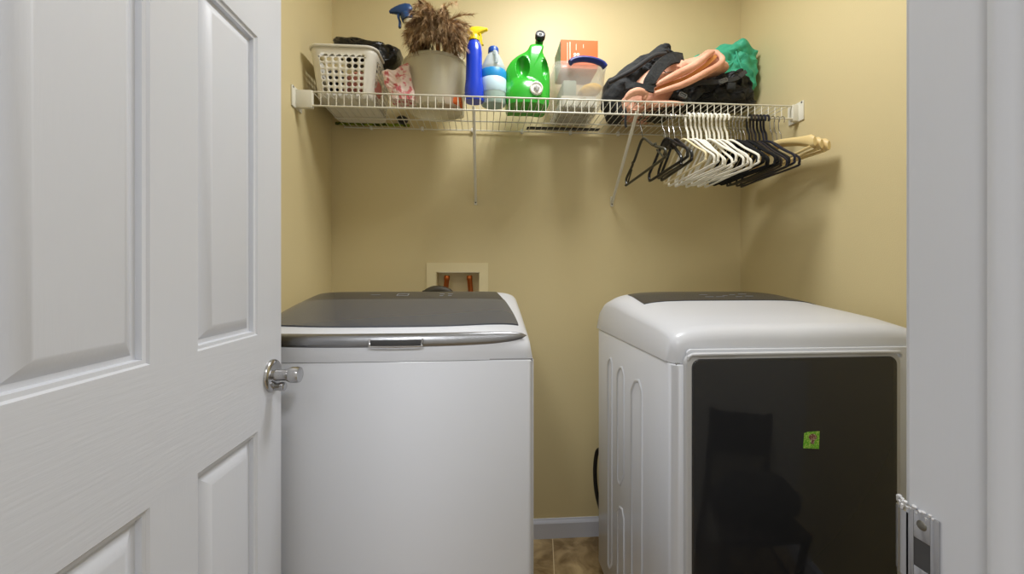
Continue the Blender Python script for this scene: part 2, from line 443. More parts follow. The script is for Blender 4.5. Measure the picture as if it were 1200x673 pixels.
def cover(mb, PR, seam, cx, hw, n, bow, nx=56, rc=.022):
    def fn(i, j):
        s = math.sin((i*2-1)*math.pi/2); s = s*.5 + (i*2-1)*.5
        y, h = PR[round(j*(len(PR)-1))]
        hgt = seam + (h-seam)*supern(s, sn(n, y))
        f = max(0, 1-(y-PR[0][0])/.25)
        yy = y + bow*f*abs(s)**2.5
        k = max(0, abs(s)*hw-(hw-rc))
        if y-PR[0][0] < .03: yy += (rc-math.sqrt(max(0, rc*rc-k*k)))*(1-(y-PR[0][0])/.03)
        return Vector((cx+hw*s, yy, hgt))
    mb.grid(fn, nx, len(PR)-1)
def cover_z(PR, seam, cx, hw, n, x, y):
    return seam + (lerp_prof(PR, y)-seam)*supern((x-cx)/hw, sn(n, y))
def dense(PR, k=3):
    out = []
    for a, b in zip(PR, PR[1:]):
        for i in range(k): out.append((a[0]+(b[0]-a[0])*i/k, a[1]+(b[1]-a[1])*i/k))
    return out+[PR[-1]]
m = MB(); cover(m, WPROF, WS, wc, wh-.001, 4.5, .012); m.build('top_cover', PLASTW, wash, ang=60)
m = MB(); m.box(WX0+.004, WX1-.004, WY0+.006, WY1-.004, WS-.004, WS+.002); m.build('seam', SEAMM, wash, smooth=False)
def patch(mb, PR, seam, cx, hw, n, xl, xr, yf, yb, lift, nx=48, ny=24, rad=0):
    """panel that follows the cover's surface; yf / yb are functions of x"""
    def fn(i, j, dz):
        x = xl(j)+(xr(j)-xl(j))*i; y = yf(x)+(yb(x)-yf(x))*j
        return Vector((x, y, cover_z(PR, seam, cx, hw, n, x, y)+dz))
    top = mb.grid(lambda i, j: fn(i, j, lift), nx, ny)
    bot = mb.grid(lambda i, j: fn(i, j, -.004), nx, ny)
    for i in range(nx):
        for j in (0, ny): mb.face([top[i][j], top[i+1][j], bot[i+1][j], bot[i][j]])
    for j in range(ny):
        for i in (0, nx): mb.face([top[i][j], top[i][j+1], bot[i][j+1], bot[i][j]])
LH = wh-.03
lid = lambda x: 1.022+.055*abs((x-wc)/LH)**3.2
m = MB(); patch(m, WPROF, WS, wc, wh, 4.5, lambda j: WX0+.008+.016*j**1.5, lambda j: wc+LH-.024*j**1.5, lid, lambda x: 1.33, .003)
gl = m.build('glass_lid', LIDG, wash, ang=50)
m = MB(); patch(m, WPROF, WS, wc, wh, 4.5, lambda j: WX0+.025+.012*j, lambda j: wc+LH-.026-.02*j, lambda x: 1.334, lambda x: 1.462, .0025, 40, 6)
cn = m.build('control_panel', CONS, wash, ang=50)
def marks(parent, PR, seam, cx, hw, n, lst, lift=.0032):
    for x, y, w, d in lst:
        m = MB()
        z = cover_z(PR, seam, cx, hw, n, x, y)+lift
        z2 = cover_z(PR, seam, cx, hw, n, x, y+d)+lift
        m.loops([[Vector(q)-Vector((0, 0, dz)) for q in ((x-w/2, y, z), (x+w/2, y, z), (x+w/2, y+d, z2), (x-w/2, y+d, z2))] for dz in (.0012, 0)])
        m.build('panel_marking', MARK, parent, smooth=False)
marks(cn, WPROF, WS, wc, wh, 4.5, [(-.27, 1.385, .034, .003), (-.27, 1.415, .034, .003), (-.288, 1.386, .002, .03), (-.252, 1.386, .002, .03), (-.14, 1.38, .012, .004), (-.14, 1.41, .016, .004), (-.112, 1.38, .012, .004), (-.112, 1.41, .016, .004), (-.36, 1.40, .03, .002)])
# chrome strip and grip
m = MB(); rings = []
x0, x1 = WX0+.012, WX1-.016
for i in range(61):
    t = i/60; x = x0+(x1-x0)*t; u = 2*t-1
    e = (1-abs(u)**7)**.6 if abs(u) < 1 else 0
    hz = .0155*e+.0004; dy = .006*e+.0003
    yc = WY0+.010+.014*abs(u)**2.5+.004*abs(u)**10
    zc_ = 1.091 + .006*abs(u)**3
    rings.append([Vector((x, yc - dy*(1.4 if math.cos(a) > 0 else 1)*math.cos(a) - .28*hz*math.sin(a)*-1, zc_+hz*math.sin(a))) for a in [2*math.pi*k/14 for k in range(14)]])
m.loops(rings); st = m.build('chrome_strip', CHROME, wash, ang=60)
hxm = -.203
m = MB(); m.box(hxm-.062, hxm+.062, WY0-.0015, WY0+.012, 1.080, 1.0935, .003); m.build('grip_recess_shade', HOLE_SHADE, st)  # solid dark block; its colour stands in for the slot's shade
m = MB(); m.tube(smooth_path([(hxm-.061, WY0-.0005, 1.096), (hxm-.059, WY0-.004, 1.084), (hxm-.050, WY0-.0055, 1.0785), (hxm+.050, WY0-.0055, 1.0785), (hxm+.059, WY0-.004, 1.084), (hxm+.061, WY0-.0005, 1.096)], 6), .0022, 8); m.build('grip', NICKEL, st)
for x in (WX0+.06, WX1-.06):
    for y in (WY0+.07, WY1-.07):
        m = MB(); m.lathe([(.022, 0), (.024, .008), (.012, .012), (.012, .032)], (x, y, 0), 16); m.build('foot', BLKP, wash)
hp = [at(497, 352, 1.76), at(500, 344, 1.76), at(506, 340.5, 1.76), at(512, 339.5, 1.76), at(520, 340.5, 1.76), at(527, 344, 1.76), at(530, 352, 1.76)]
hp = [Vector((hp[0].x-.01, 1.74, .9))]+hp+[Vector((hp[-1].x+.01, 1.74, 1.0)), Vector((hp[-1].x-.02, 1.70, .9))]
m = MB(); m.tube(smooth_path(hp, 6), .017, 14); h = m.build('drain_hose', HOSE, wash); h['label'] = 'dark looped drain hose'

# dryer
DX0, DX1, DY0, DY1 = .478, 1.195, 1.005, 1.70
dc, dh = (DX0+DX1)/2, (DX1-DX0)/2
DS = 1.018
dry = thing('clothes_dryer', (dc, (DY0+DY1)/2, 0), 'white front-loading clothes dryer with a large black glass door', 'dryer')
m = MB(); rounded_body(m, DX0, DX1, DY0, DY1, .04, DS-.0015, .032); m.build('cabinet', ENAMEL, dry)
DPROF = dense([(DY0+.0, DS), (DY0+.0, DS+.028), (DY0+.002, DS+.050), (DY0+.007, DS+.070), (DY0+.017, DS+.084), (DY0+.034, DS+.094), (DY0+.065, 1.119), (1.12, 1.129), (1.2, 1.139), (1.33, 1.1535), (1.42, 1.165), (1.48, 1.1725), (1.53, 1.175), (1.58, 1.172), (1.64, 1.155), (1.68, 1.12), (DY1-.001, 1.08), (DY1, DS)], 2)
m = MB(); cover(m, DPROF, DS, dc, dh+.001, 5.2, .008, rc=.032); m.build('top_cover', PLASTW, dry, ang=60)
m = MB(); m.box(DX0+.012, DX1-.012, DY0+.008, DY1-.006, DS-.004, DS+.002); m.build('seam', SEAMM, dry, smooth=False)
m = MB(); patch(m, DPROF, DS, dc, dh, 5.2, lambda j: dc-dh+.062+.012*j, lambda j: dc+dh-.03-.012*j, lambda x: 1.345, lambda x: 1.535, .0025, 40, 8)
cn = m.build('control_panel', CONS, dry, ang=50)
marks(cn, DPROF, DS, dc, dh, 5.2, [(.80, 1.40, .03, .003), (.80, 1.44, .03, .003), (.84, 1.40, .03, .003), (.87, 1.42, .018, .003), (.91, 1.40, .022, .003), (.91, 1.44, .022, .003), (.955, 1.41, .03, .004), (.955, 1.45, .03, .004)])
# embossed side ribs on the left flank (closed raised outlines)
def rib(mb, y0, y1, z0, z1, cut, x=DX0):
    w = y1-y0
    cor = [(y0, z0+w*.8), (y0+w*.5, z0+.004), (y1-.006, z0), (y1, z0+.01), (y1, z1-w*.5), (y1-w*.35, z1-w*.1), (y0+w*.25, z1), (y0, z1-w*.3)]
    cy, cz = (y0+y1)/2, (z0+z1)/2
    def ring(ins, dx): return [Vector((x+dx, cy+(a-cy)*(1-2*ins/(y1-y0)), cz+(b-cz)*(1-2*ins/(z1-z0)))) for a, b in cor]
    mb.loops([ring(0, .001), ring(.0035, -.003), ring(.010, -.003), ring(.014, .0004)], True, True)
for (y0, y1, z0, z1, c) in ((1.49, 1.55, .12, .935, .02), (1.36, 1.44, .50, .930, .02), (1.36, 1.44, .12, .44, .02), (1.20, 1.30, .12, .925, .02)):
    m = MB(); rib(m, y0, y1, z0, z1, c); m.build('side_emboss', ENAMEL, dry, ang=70)
# door
gx0, gx1 = at(810, 420, DY0-.012).x, at(1050, 420, DY0-.012).x
gz1 = at(830, 420.5, DY0-.012).z; gz0 = .33
def plate(mb, x0, x1, z0, z1, yf, yb, r, bulge=0, bev=.004):
    cx, cz = (x0+x1)/2, (z0+z1)/2
    def ring(ins, y): return [Vector((x, y, z)) for x, z in rrect(cx, cz, (x1-x0)/2-ins, (z1-z0)/2-ins, max(.002, r-ins), 8)]
    mb.loops([ring(0, yb), ring(0, yf+bev), ring(bev*.3, yf+bev*.3), ring(bev, yf)]+([ring(bev+.05, yf-bulge)] if bulge else []))
m = MB(); plate(m, gx0-.014, gx1+.012, gz0-.014, gz1+.014, DY0-.014, DY0+.004, .03); df = m.build('door_frame', DRYF, dry, ang=50)
m = MB(); plate(m, gx0, gx1, gz0, gz1, DY0-.0175, DY0-.010, .022); m.build('door_glass', BLACKG, df, ang=50)
m = MB(); plate(m, DX0+.036, DX1-.036, .07, gz1+.022, DY0-.003, DY0+.004, .012, bev=.002); m.build('front_panel', ENAMEL, dry, ang=50)
m = MB(); m.tube([(gx0-.010, DY0-.014, gz1-.002), (gx0-.009, DY0-.017, gz1+.006), (gx0-.002, DY0-.019, gz1+.0115)]+[(gx0+(gx1-gx0)*k/10, DY0-.019, gz1+.0125) for k in range(1, 10)]+[(gx1+.001, DY0-.019, gz1+.0115), (gx1+.008, DY0-.017, gz1+.006), (gx1+.009, DY0-.014, gz1-.002)], .0042, 8); m.build('door_lip', ENAMEL, df)
for x in (DX0+.05, DX1-.05):
    for y in (DY0+.06, DY1-.06):
        m = MB(); m.lathe([(.026, 0), (.027, .01), (.014, .014), (.014, .045)], (x, y, 0), 16); m.build('foot', FOOT, dry)
m = MB(); m.tube(smooth_path([(DX0+.03, DY1+.01, .50), (DX0+.012, DY1+.035, .48), (DX0+.006, DY1+.05, .40), (DX0+.012, DY1+.05, .30), (DX0+.03, DY1+.04, .22)], 6), .009, 10); m.build('power_cord', BLKP, dry)
# picture magnet on the glass
yy = DY0-.0178; a = at(941, 506, yy); b = at(960, 526, yy)
mg = thing('picture_magnet', ((a.x+b.x)/2, yy, b.z), 'small green and brown picture stuck on the black dryer door', 'magnet')
m = MB(); q = [(a.x+.003, a.z-.004), (a.x+.012, a.z-.001), (b.x, a.z), (b.x-.002, b.z), (b.x-.012, b.z+.001), (a.x, b.z+.003)]
m.loops([[Vector((x, yy, z)) for x, z in q], [Vector((x, yy-.0016, z)) for x, z in q]]); m.build('backing', FGREEN, mg, smooth=False)
m = MB(); cx, cz = (a.x+b.x)/2+.003, (a.z+b.z)/2+.008
m.lathe([(.0001, .0024), (.008, .0024), (.0105, .0015), (.011, 0)], (cx, yy-.0014, cz), 14, Matrix.Rotation(R(90), 4, 'X'), sy=.8)
m.tube([(cx, yy-.002, cz-.004), (cx-.002, yy-.002, cz-.016)], .004, 8); m.build('figure', FBROWN, mg)

# ------------------------------------------------------------------ water outlet box in the wall
ob = thing('outlet_box', ((hx0+hx1)/2, YB, 1.05), 'cream recessed washer outlet box in the back wall with copper stubs', 'outlet box')
OB = mat('outlet_box_plastic', (232, 218, 174), .4)
m = MB()
def rr(h, v, y, r): return [Vector((x, y, z)) for x, z in rrect((hx0+hx1)/2, (1.055+1.297)/2, h, v, r, 5)]
fx0, fx1, fz0, fz1 = -.262, .022, 1.02, 1.297
m.box(fx0, hx0, YB-.006, YB-.0003, fz0, fz1); m.box(hx1, fx1, YB-.006, YB-.0003, fz0, fz1)
m.box(hx0, hx1, YB-.006, YB-.0003, hz1, fz1); m.box(hx0, hx1, YB-.006, YB-.0003, fz0, hz0)
m.build('flange', OB, ob)
m = MB(); e = .0006
m.box(hx0+e, hx0+.003, YB-.003, YB+.09, hz0+e, hz1-e); m.box(hx1-.003, hx1-e, YB-.003, YB+.09, hz0+e, hz1-e)
m.box(hx0+e, hx1-e, YB-.003, YB+.09, hz1-.003, hz1-e); m.box(hx0+e, hx1-e, YB-.003, YB+.09, hz0+e, hz0+.003); m.box(hx0+e, hx1-e, YB+.087, YB+.09, hz0+e, hz1-e)
m.build('recess', OB, ob, smooth=False)
for px, tilt in ((524, -.012), (550, .010)):
    p = at(px, 323, YB+.03)
    m = MB(); m.lathe([(.0001, 0), (.012, 0), (.0135, -.002), (.0135, -.02), (.012, -.022), (.012, -.11), (.016, -.112), (.016, -.15), (.0001, -.15)], p, 18, Matrix.Rotation(-tilt*8, 4, 'Y')); m.build('copper_stub', COPPER, ob)

# ------------------------------------------------------------------ wire shelf
SY0, SY1, SZ = 1.55, 1.91, 1.914
SX0, SX1 = -.630, 1.232
shelf = thing('wire_shelf', (.3, 1.73, SZ-.06), 'white vinyl-coated wire shelf spanning the alcove on two brackets', 'shelf')
m = MB(); x = SX0+.006
while x < SX1:
    m.tube([(x, SY1, SZ), (x, SY0+.004, SZ), (x, SY0, SZ-.003), (x, SY0, SZ-.051)], .0016, 6); x += .0278
m.build('deck_wires', WIREW, shelf)
for y, z, r in ((SY0, SZ+.001, .003), (SY0-.002, SZ-.051, .0034), (1.67, SZ-.004, .0028), (1.79, SZ-.004, .0028), (SY1-.003, SZ-.003, .003)):
    m = MB(); m.tube([(SX0, y, z), (SX1, y, z)], r, 8); m.build('rail', WIREW, shelf)
for x0, x1 in ((-.036, -.036), (.592, .612)):
    m = MB(); a = Vector((x0, SY0+.001, SZ-.05)); b = Vector((x1, YB-.006, 1.585))
    m.tube([a+Vector((0, -.004, .012)), a, b], .0065, 10)
    m.box(x1-.007, x1+.007, YB-.006, YB-.0005, 1.567, 1.615, .002)
    br = m.build('support_bracket', WIREW, shelf)
    m = MB(); m.lathe([(.0001, .002), (.003, .0015), (.004, 0)], (x1, YB-.006, 1.578), 12, Matrix.Rotation(R(90), 4, 'X')); m.build('screw', SCREW, br)
for s, xw, xs in ((-1, XL, SX0), (1, XR, SX1)):
    m = MB(); xa, xb = sorted((xw-s*.0003, xs-s*.006))
    m.box(xa, xb, SY0-.006, SY0+.012, SZ-.060, SZ+.006, .003)
    m.box(*(sorted((xw-s*.0003, xw-s*.006))), SY0-.03, SY0+.05, SZ-.062, SZ+.014, .002)
    br = m.build('end_bracket', WIREW, shelf)
    m = MB(); m.lathe([(.0001, .002), (.003, .0015), (.0045, 0)], (xw-s*.006, SY0-.022, SZ+.008), 12, Matrix.Rotation(R(-90*s), 4, 'Y')); m.build('screw', SCREW, br)
for k in range(8):
    xx = SX0+.12+k*.23
    m = MB(); m.box(xx-.006, xx+.006, SY1-.008, YB-.0004, SZ-.010, SZ+.008, .002); m.build('wall_clip', WHTP, shelf)
TOP = SZ+.0035       # things stand here

# ------------------------------------------------------------------ things on the shelf, left to right
# perforated basket
bx0, bx1, by0, by1, bz0, bz1 = -.655, -.408, 1.583, 1.885, TOP, 2.103
bk = thing('perforated_basket', ((bx0+bx1)/2, (by0+by1)/2, bz0), 'white plastic basket with round holes at the left end of the shelf', 'basket')
def bmap(u, v):                 # u 0..1 round the perimeter, v height
    ins = .022*(1-v)
    P = BP; L_ = len(P)
    i = u*L_; a = P[int(i) % L_]; b = P[(int(i)+1) % L_]; t = i-int(i)
    x, y = a[0]+(b[0]-a[0])*t, a[1]+(b[1]-a[1])*t
    cx, cy = (bx0+bx1)/2, (by0+by1)/2
    hx, hy = (bx1-bx0)/2, (by1-by0)/2
    return Vector((cx+(x-cx)*(hx-ins)/hx, cy+(y-cy)*(hy-ins)/hy, bz0+(bz1-bz0)*v))
raw = rrect((bx0+bx1)/2, (by0+by1)/2, (bx1-bx0)/2, (by1-by0)/2, .035, 8)
def resample(pts, n):
    P = [Vector((p[0], p[1], 0)) for p in pts]; P.append(P[0]); d = [0]
    for a, b in zip(P, P[1:]): d.append(d[-1]+(b-a).length)
    out = []; j = 0
    for i in range(n):
        s = d[-1]*i/n
        while d[j+1] < s: j += 1
        t = (s-d[j])/max(1e-9, d[j+1]-d[j]); q = P[j].lerp(P[j+1], t); out.append((q.x, q.y))
    return out
BP = resample(raw, 240)
m = MB(); NU = 40; rows = [0, .10] + [.10+.118*k for k in range(1, 7)] + [.90, 1]
for i in range(NU):
    for j in range(len(rows)-1):
        u0, u1, v0, v1 = i/NU, (i+1)/NU, rows[j], rows[j+1]
        c = bmap((u0+u1)/2, .5); corner = (c.x < bx0+.045 or c.x > bx1-.045) and (c.y < by0+.045 or c.y > by1-.045)
        if 1 <= j <= 6 and not corner:
            k = [.22, .36, .28, .40, .31][(i*3+j*5) % 5]; n = 16
            def pt(a, r):
                return bmap((u0+u1)/2+(u1-u0)*r*math.cos(a), (v0+v1)/2+(v1-v0)*r*math.sin(a))
            sq = []; ci = []
            for q in range(n):
                a = 2*math.pi*q/n+math.pi/n*0; r = .5/max(abs(math.cos(a)), abs(math.sin(a)))
                sq.append(m.b.verts.new(pt(a, r))); ci.append(m.b.verts.new(pt(a, k)))
            for q in range(n): m.face([sq[q], sq[(q+1) % n], ci[(q+1) % n], ci[q]])
        else:
            for z in range(2):
                a, b = u0+(u1-u0)*z/2, u0+(u1-u0)*(z+1)/2
                m.face([m.b.verts.new(bmap(*q)) for q in ((a, v0), (b, v0), (b, v1), (a, v1))])
m.build('wall', BASK, bk, solid=.0022, weld=True)
m = MB(); m.face([m.b.verts.new(bmap(i/80, .004)) for i in range(80)]); m.build('base', BASK, bk, smooth=False, solid=.002)
m = MB(); P = [bmap(i/100, 1)+Vector((0, 0, .001)) for i in range(100)]
cx, cy = (bx0+bx1)/2, (by0+by1)/2
P = [p+Vector((p.x-cx, p.y-cy, 0)).normalized()*.004 for p in P]
m.tube(P, .0048, 8, True); m.build('rim', BASK, bk)

def blob(name, c, r, mt, label, cat, folds=.012, fs=16, flat_z=None, group=None, seed=0, seg=36):
    m = MB(); rings = []
    for i in range(1, 20):
        a = math.pi*i/20; ring = []
        for k in range(seg):
            b = 2*math.pi*k/seg
            p = Vector((math.sin(a)*math.cos(b)*r[0], math.sin(a)*math.sin(b)*r[1], math.cos(a)*r[2]))
            w = noise.noise(Vector((p.x*fs+seed, p.y*fs, p.z*fs+seed)))
            w2 = abs(noise.noise(Vector((p.x*fs*2.3+seed, p.y*fs*2.3+5, p.z*fs*2.3))))
            p = p*(1+ (w*1.2 - w2*.8)*folds/min(r)*1.0) + Vector(c)
            if flat_z is not None and p.z < flat_z: p.z = flat_z
            ring.append(p)
        rings.append(ring)
    m.loops(rings); o = m.build(name, mt)
    return tag(o, label, cat, group)
blob('folded_knit', (-.49, 1.68, 1.985), (.078, .07, .062), PINKP, 'pink knit cloth showing through the holes of the basket', 'clothing', flat_z=TOP+.006, seed=2)
blob('dark_sock_bundle', (-.575, 1.70, 2.0), (.045, .08, .07), BLKC, 'black cloth bundle inside the perforated basket', 'clothing', flat_z=TOP+.006, seed=5)
blob('striped_cloth', (-.53, 1.80, 1.975), (.09, .05, .055), mat('grey_cloth', (170, 168, 160), .9, vary=(40, (206, 120, 60), .55, .6)), 'grey and orange cloth at the back of the perforated basket', 'clothing', flat_z=TOP+.006, seed=9)
# black bin liner heaped over the back of the basket
BY = 1.755
m = puffy(sil([(393, 52), (400, 48.5), (425, 51), (451, 54), (455, 58), (471, 63), (468, 75), (460, 86), (448, 84), (440, 80), (430, 78), (405, 76)], BY), BY, .07, .07, .014, 22, seed=3, pw=.6)
o = tag(m.build('bin_liner', BAGP), 'black plastic bin liner heaped on the back of the white basket', 'plastic bag')
# lime cloth lying along the back under the basket
m = MB(); P = []
for i in range(40):
    t = i/39; P.append((-.665+.33*t, 1.897+.0*math.sin(t*20), TOP+.0065+.0012*math.sin(t*31)))
m.tube(P, [.0055+.002*abs(math.sin(i*1.7)) for i in range(40)], 8); lm = m.build('lime_cloth', LIME); tag(lm, 'lime green cloth strip behind the basket at the shelf back', 'cloth')
blob('black_pouch', (-.365, 1.865, TOP+.018), (.026, .03, .018), BLKC, 'small black pouch on the shelf behind the pink floral cloth', 'pouch', flat_z=TOP+.001, seed=4, folds=.004)
# pink floral cloth
m = puffy(sil([(447, 84), (452, 80), (461, 82), (470, 76), (478, 74), (481, 88), (484, 104), (486, 118), (474, 121), (461, 120), (456, 108), (450, 95)], 1.61, TOP+.001), 1.625, .022, .05, .010, 30, rings=20, floor_z=TOP+.001, seed=8)
tag(m.build('floral_cloth', PINKC), 'crumpled pink floral cloth between the basket and the bucket', 'cloth')

# bucket
bc = Vector((-.198, 1.722, TOP)); BH = .188
bu = thing('bucket', bc, 'frosted translucent white bucket holding bottles and a feather duster', 'bucket')
m = MB(); m.lathe([(.0001, .003), (.106, .003), (.108, .0), (.112, .004), (.130, BH-.006), (.130, BH), (.1275, BH), (.1275, BH-.006), (.1095, .006), (.0001, .006)], bc, 64, cap0=False, cap1=False); m.build('pail', BUCK, bu)
m = MB(); m.lathe([(.1305, BH-.012), (.1335, BH-.011), (.134, BH-.002), (.132, BH+.001), (.129, BH+.001), (.1285, BH-.004), (.1305, BH-.012)], bc, 64, cap0=False, cap1=False); m.build('rim', BUCK, bu)

def spray_bottle(name, loc, label, H, r, neck_r, body_m, head_m, heading, sx=1.0, sy=.8, lab=None, prof=None, hs=1.0, group=None):
    t = thing(name, loc, label, 'spray bottle', group); t.rotation_euler = (0, 0, 0)
    Lc = Vector(loc); Mz = Matrix.Rotation(heading, 4, 'Z')
    P = prof or [(.0001, 0), (r*.92, 0), (r, .006), (r, H*.62), (r*.96, H*.68), (r*.72, H*.78), (neck_r*1.15, H*.90), (neck_r, H*.93), (neck_r, H)]
    m = MB(); m.lathe(P, Lc, 36, None, sx, sy); m.build('bottle', body_m, t)
    m = MB(); m.lathe([(neck_r*1.25, H-.014*hs), (neck_r*1.3, H), (neck_r*1.1, H+.006*hs), (.0001, H+.006*hs)], Lc, 20); m.build('collar', head_m, t)
    m = MB()
    def X(p): return Lc + Vector((0, 0, H)) + Mz @ (Vector(p)*hs)
    rings = []
    for x, w, z0, z1 in ((-.026, .004, .014, .022), (-.022, .009, .010, .030), (-.008, .011, .002, .036), (.012, .011, .004, .037), (.026, .009, .014, .036), (.038, .007, .020, .034), (.044, .006, .021, .033)):
        rings.append([X((x, w*a, z0+(z1-z0)*b)) for a, b in ((-1, .15), (-.7, 0), (.7, 0), (1, .15), (1, .8), (.6, 1), (-.6, 1), (-1, .8))])
    m.loops(rings); m.build('spray_head', head_m, t, ang=60)
    m = MB(); rings = []
    for q in smooth_path([(.020, 0, .016), (.026, 0, .002), (.026, 0, -.014), (.032, 0, -.030)], 5): rings.append([X((q.x+a*.0035, b*.006, q.z)) for a, b in ((-1, -1), (1, -1), (1, 1), (-1, 1))])
    m.loops(rings); m.build('trigger', head_m, t, ang=60)
    m = MB(); m.lathe([(.0001, .008), (.004, .008), (.0065, .006), (.0065, 0), (.0001, 0)], X((.0435, 0, .027)), 14, Mz @ Matrix.Rotation(R(90), 4, 'Y')); m.build('nozzle', head_m, t)
    return t
# pale bottle with the navy trigger, pointing left
lean = spray_bottle('spray_bottle', (-.203, 1.690, TOP+.022), 'beige spray bottle with navy blue trigger leaning in the frosted bucket', .372, .052, .019, BEIGEB, BLUET, R(176),
             prof=[(.0001, 0), (.048, 0), (.052, .006), (.052, .17), (.050, .19), (.040, .212), (.026, .228), (.022, .245), (.0205, .30), (.0165, .372)], hs=1.25)
lean.rotation_euler = (0, R(-17), 0)
spray_bottle('spray_bottle', (-.118, 1.785, TOP+.008), 'spray bottle with a dark blue head half hidden behind the feathers', .385, .036, .014, BEIGEB, NAVY, R(60), hs=.85)

# feather duster
du = thing('feather_duster', (-.178, 1.66, TOP+.01), 'brown ostrich feather duster standing head up in the frosted bucket', 'duster')
hub = Vector((-.178, 1.60, 2.190))
m = MB(); m.tube([(-.176, 1.70, TOP+.012), hub], .0085, 12); m.build('handle', WOOD, du)
def plume(mb, root, d, L_, droop, nb=64, wd=.034):
    p = Vector(root); d = Vector(d).normalized(); pts = []
    for i in range(12):
        pts.append(p.copy()); p = p + d*(L_/11); d = (d + Vector((0, 0, -droop/11))).normalized()
    sp = smooth_path(pts, 4); n = len(sp)
    mb.tube(sp, .0009, 4)
    for k in range(nb*2):
        i = min(int(n*(.08+.92*random.random())), n-2); a = sp[i]; t = (sp[i+1]-sp[i]).normalized()
        s = t.cross(Vector((random.uniform(-1, 1), random.uniform(-1, 1), random.uniform(-.3, 1)))).normalized()
        f = i/n; ln = wd*(.5+.6*random.random())
        dr = (s*.7+t*.9).normalized(); w = t.cross(s).normalized()*.0012+t*.0010
        prev = (a-w, a+w); Q = a
        for j in range(1, 4):
            Q = Q + dr*(ln/3); dr = (dr+Vector((random.uniform(-.2, .2), random.uniform(-.2, .2), -.3))).normalized()
            ww = w*(1-j/3.4); cur = (Q-ww, Q+ww)
            mb.face([mb.b.verts.new(v) for v in (prev[0], prev[1], cur[1], cur[0])]); prev = cur
for nm, mt_, cnt in (('dark_feathers', FEATH, 70), ('tan_feathers', FEATL, 70)):
    m = MB()
    for k in range(cnt):
        a = 2*math.pi*random.random(); e = random.uniform(.0, 1.0)
        d = Vector((math.cos(a)*(1.35-.4*e), math.sin(a)*.75, .15+e*1.2))
        plume(m, hub+Vector((random.uniform(-.02, .02), random.uniform(-.01, .01), random.uniform(-.015, .02))), d, random.uniform(.10, .165)*(1-.12*e), random.uniform(1.2, 3.6))
    for k in range(18):
        plume(m, hub+Vector((random.uniform(-.025, .025), -.01, random.uniform(-.01, .02))), (random.uniform(-.5, .5), -1, random.uniform(-.1, .5)), random.uniform(.08, .12), random.uniform(2.5, 4))
    o = m.build(nm, mt_, du, smooth=False); tag(o, kind='stuff')
m = MB(); lp = [at(511, 70, 1.60), at(507, 78, 1.602), at(505.5, 88, 1.604), at(507, 98, 1.606), at(510, 101, 1.606), at(513, 98, 1.606), at(514.5, 88, 1.604), at(513.5, 78, 1.602)]
lp = [Vector((p.x, 1.612+(2.11-p.z)*.12, p.z)) for p in lp]
m.tube(smooth_path(lp, 6, True), .0022, 6, True); m.build('hanging_loop', GCORD, du)
# orange sponge
sgp = at(528, 128, 1.66)
m = MB(); m.box(-.160, -.085, 1.64, 1.70, TOP+.0072, TOP+.034, .006, seg=3); tag(m.build('sponge', ORSP), 'orange sponge lying in the bottom of the frosted bucket', 'sponge')

# blue bottle with yellow trigger
spray_bottle('spray_bottle', (-.036, 1.605, TOP), 'royal blue spray bottle with a bright yellow trigger on the shelf', .252, .031, .0165, BLUEB, YELT, R(-8), sy=.9,
             prof=[(.0001, 0), (.036, 0), (.038, .006), (.037, .05), (.0335, .08), (.0315, .14), (.031, .19), (.029, .212), (.023, .228), (.019, .236), (.0175, .252)], hs=1.05)
# milky bottle with blue cap
mb_ = Vector((.040, 1.635, TOP))
bo = thing('bleach_bottle', mb_, 'milky white bottle with blue cap and blue label beside the green jug', 'bottle')
m = MB(); m.lathe([(.0001, 0), (.046, 0), (.050, .006), (.050, .112), (.047, .118), (.047, .135), (.049, .140), (.047, .150), (.036, .178), (.027, .196), (.0185, .206), (.0175, .216)], mb_, 40, sy=.9); m.build('bottle', SOFTB, bo)
m = MB(); m.lathe([(.0001, .003), (.044, .003), (.0465, .007), (.0465, .075), (.0001, .075)], mb_, 40, sy=.9); m.build('liquid', SOFTL, bo)
m = MB(); m.lathe([(.0505, .100), (.0515, .104), (.0515, .132), (.0505, .134), (.0485, .134), (.0485, .100), (.0505, .100)], mb_, 40, sy=.9, cap0=False, cap1=False); m.build('label_band', BLAB, bo)
m = MB(); m.lathe([(.0505, .045), (.0512, .046), (.0512, .099), (.0505, .100)], mb_, 40, sy=.9, cap0=False, cap1=False); lb = m.build('lower_label', WLAB, bo)
m = MB(); m.lathe([(.021, .208), (.0215, .211), (.0205, .226), (.018, .230), (.0001, .231)], mb_, 24); m.build('cap', BCAP, bo)
m = MB(); m.tube(smooth_path([mb_+Vector(p) for p in ((.004, -.022, .204), (.010, -.040, .190), (.012, -.046, .168), (.010, -.046, .150))], 6), [.007]*19, 10); m.build('handle', SOFTB, bo)

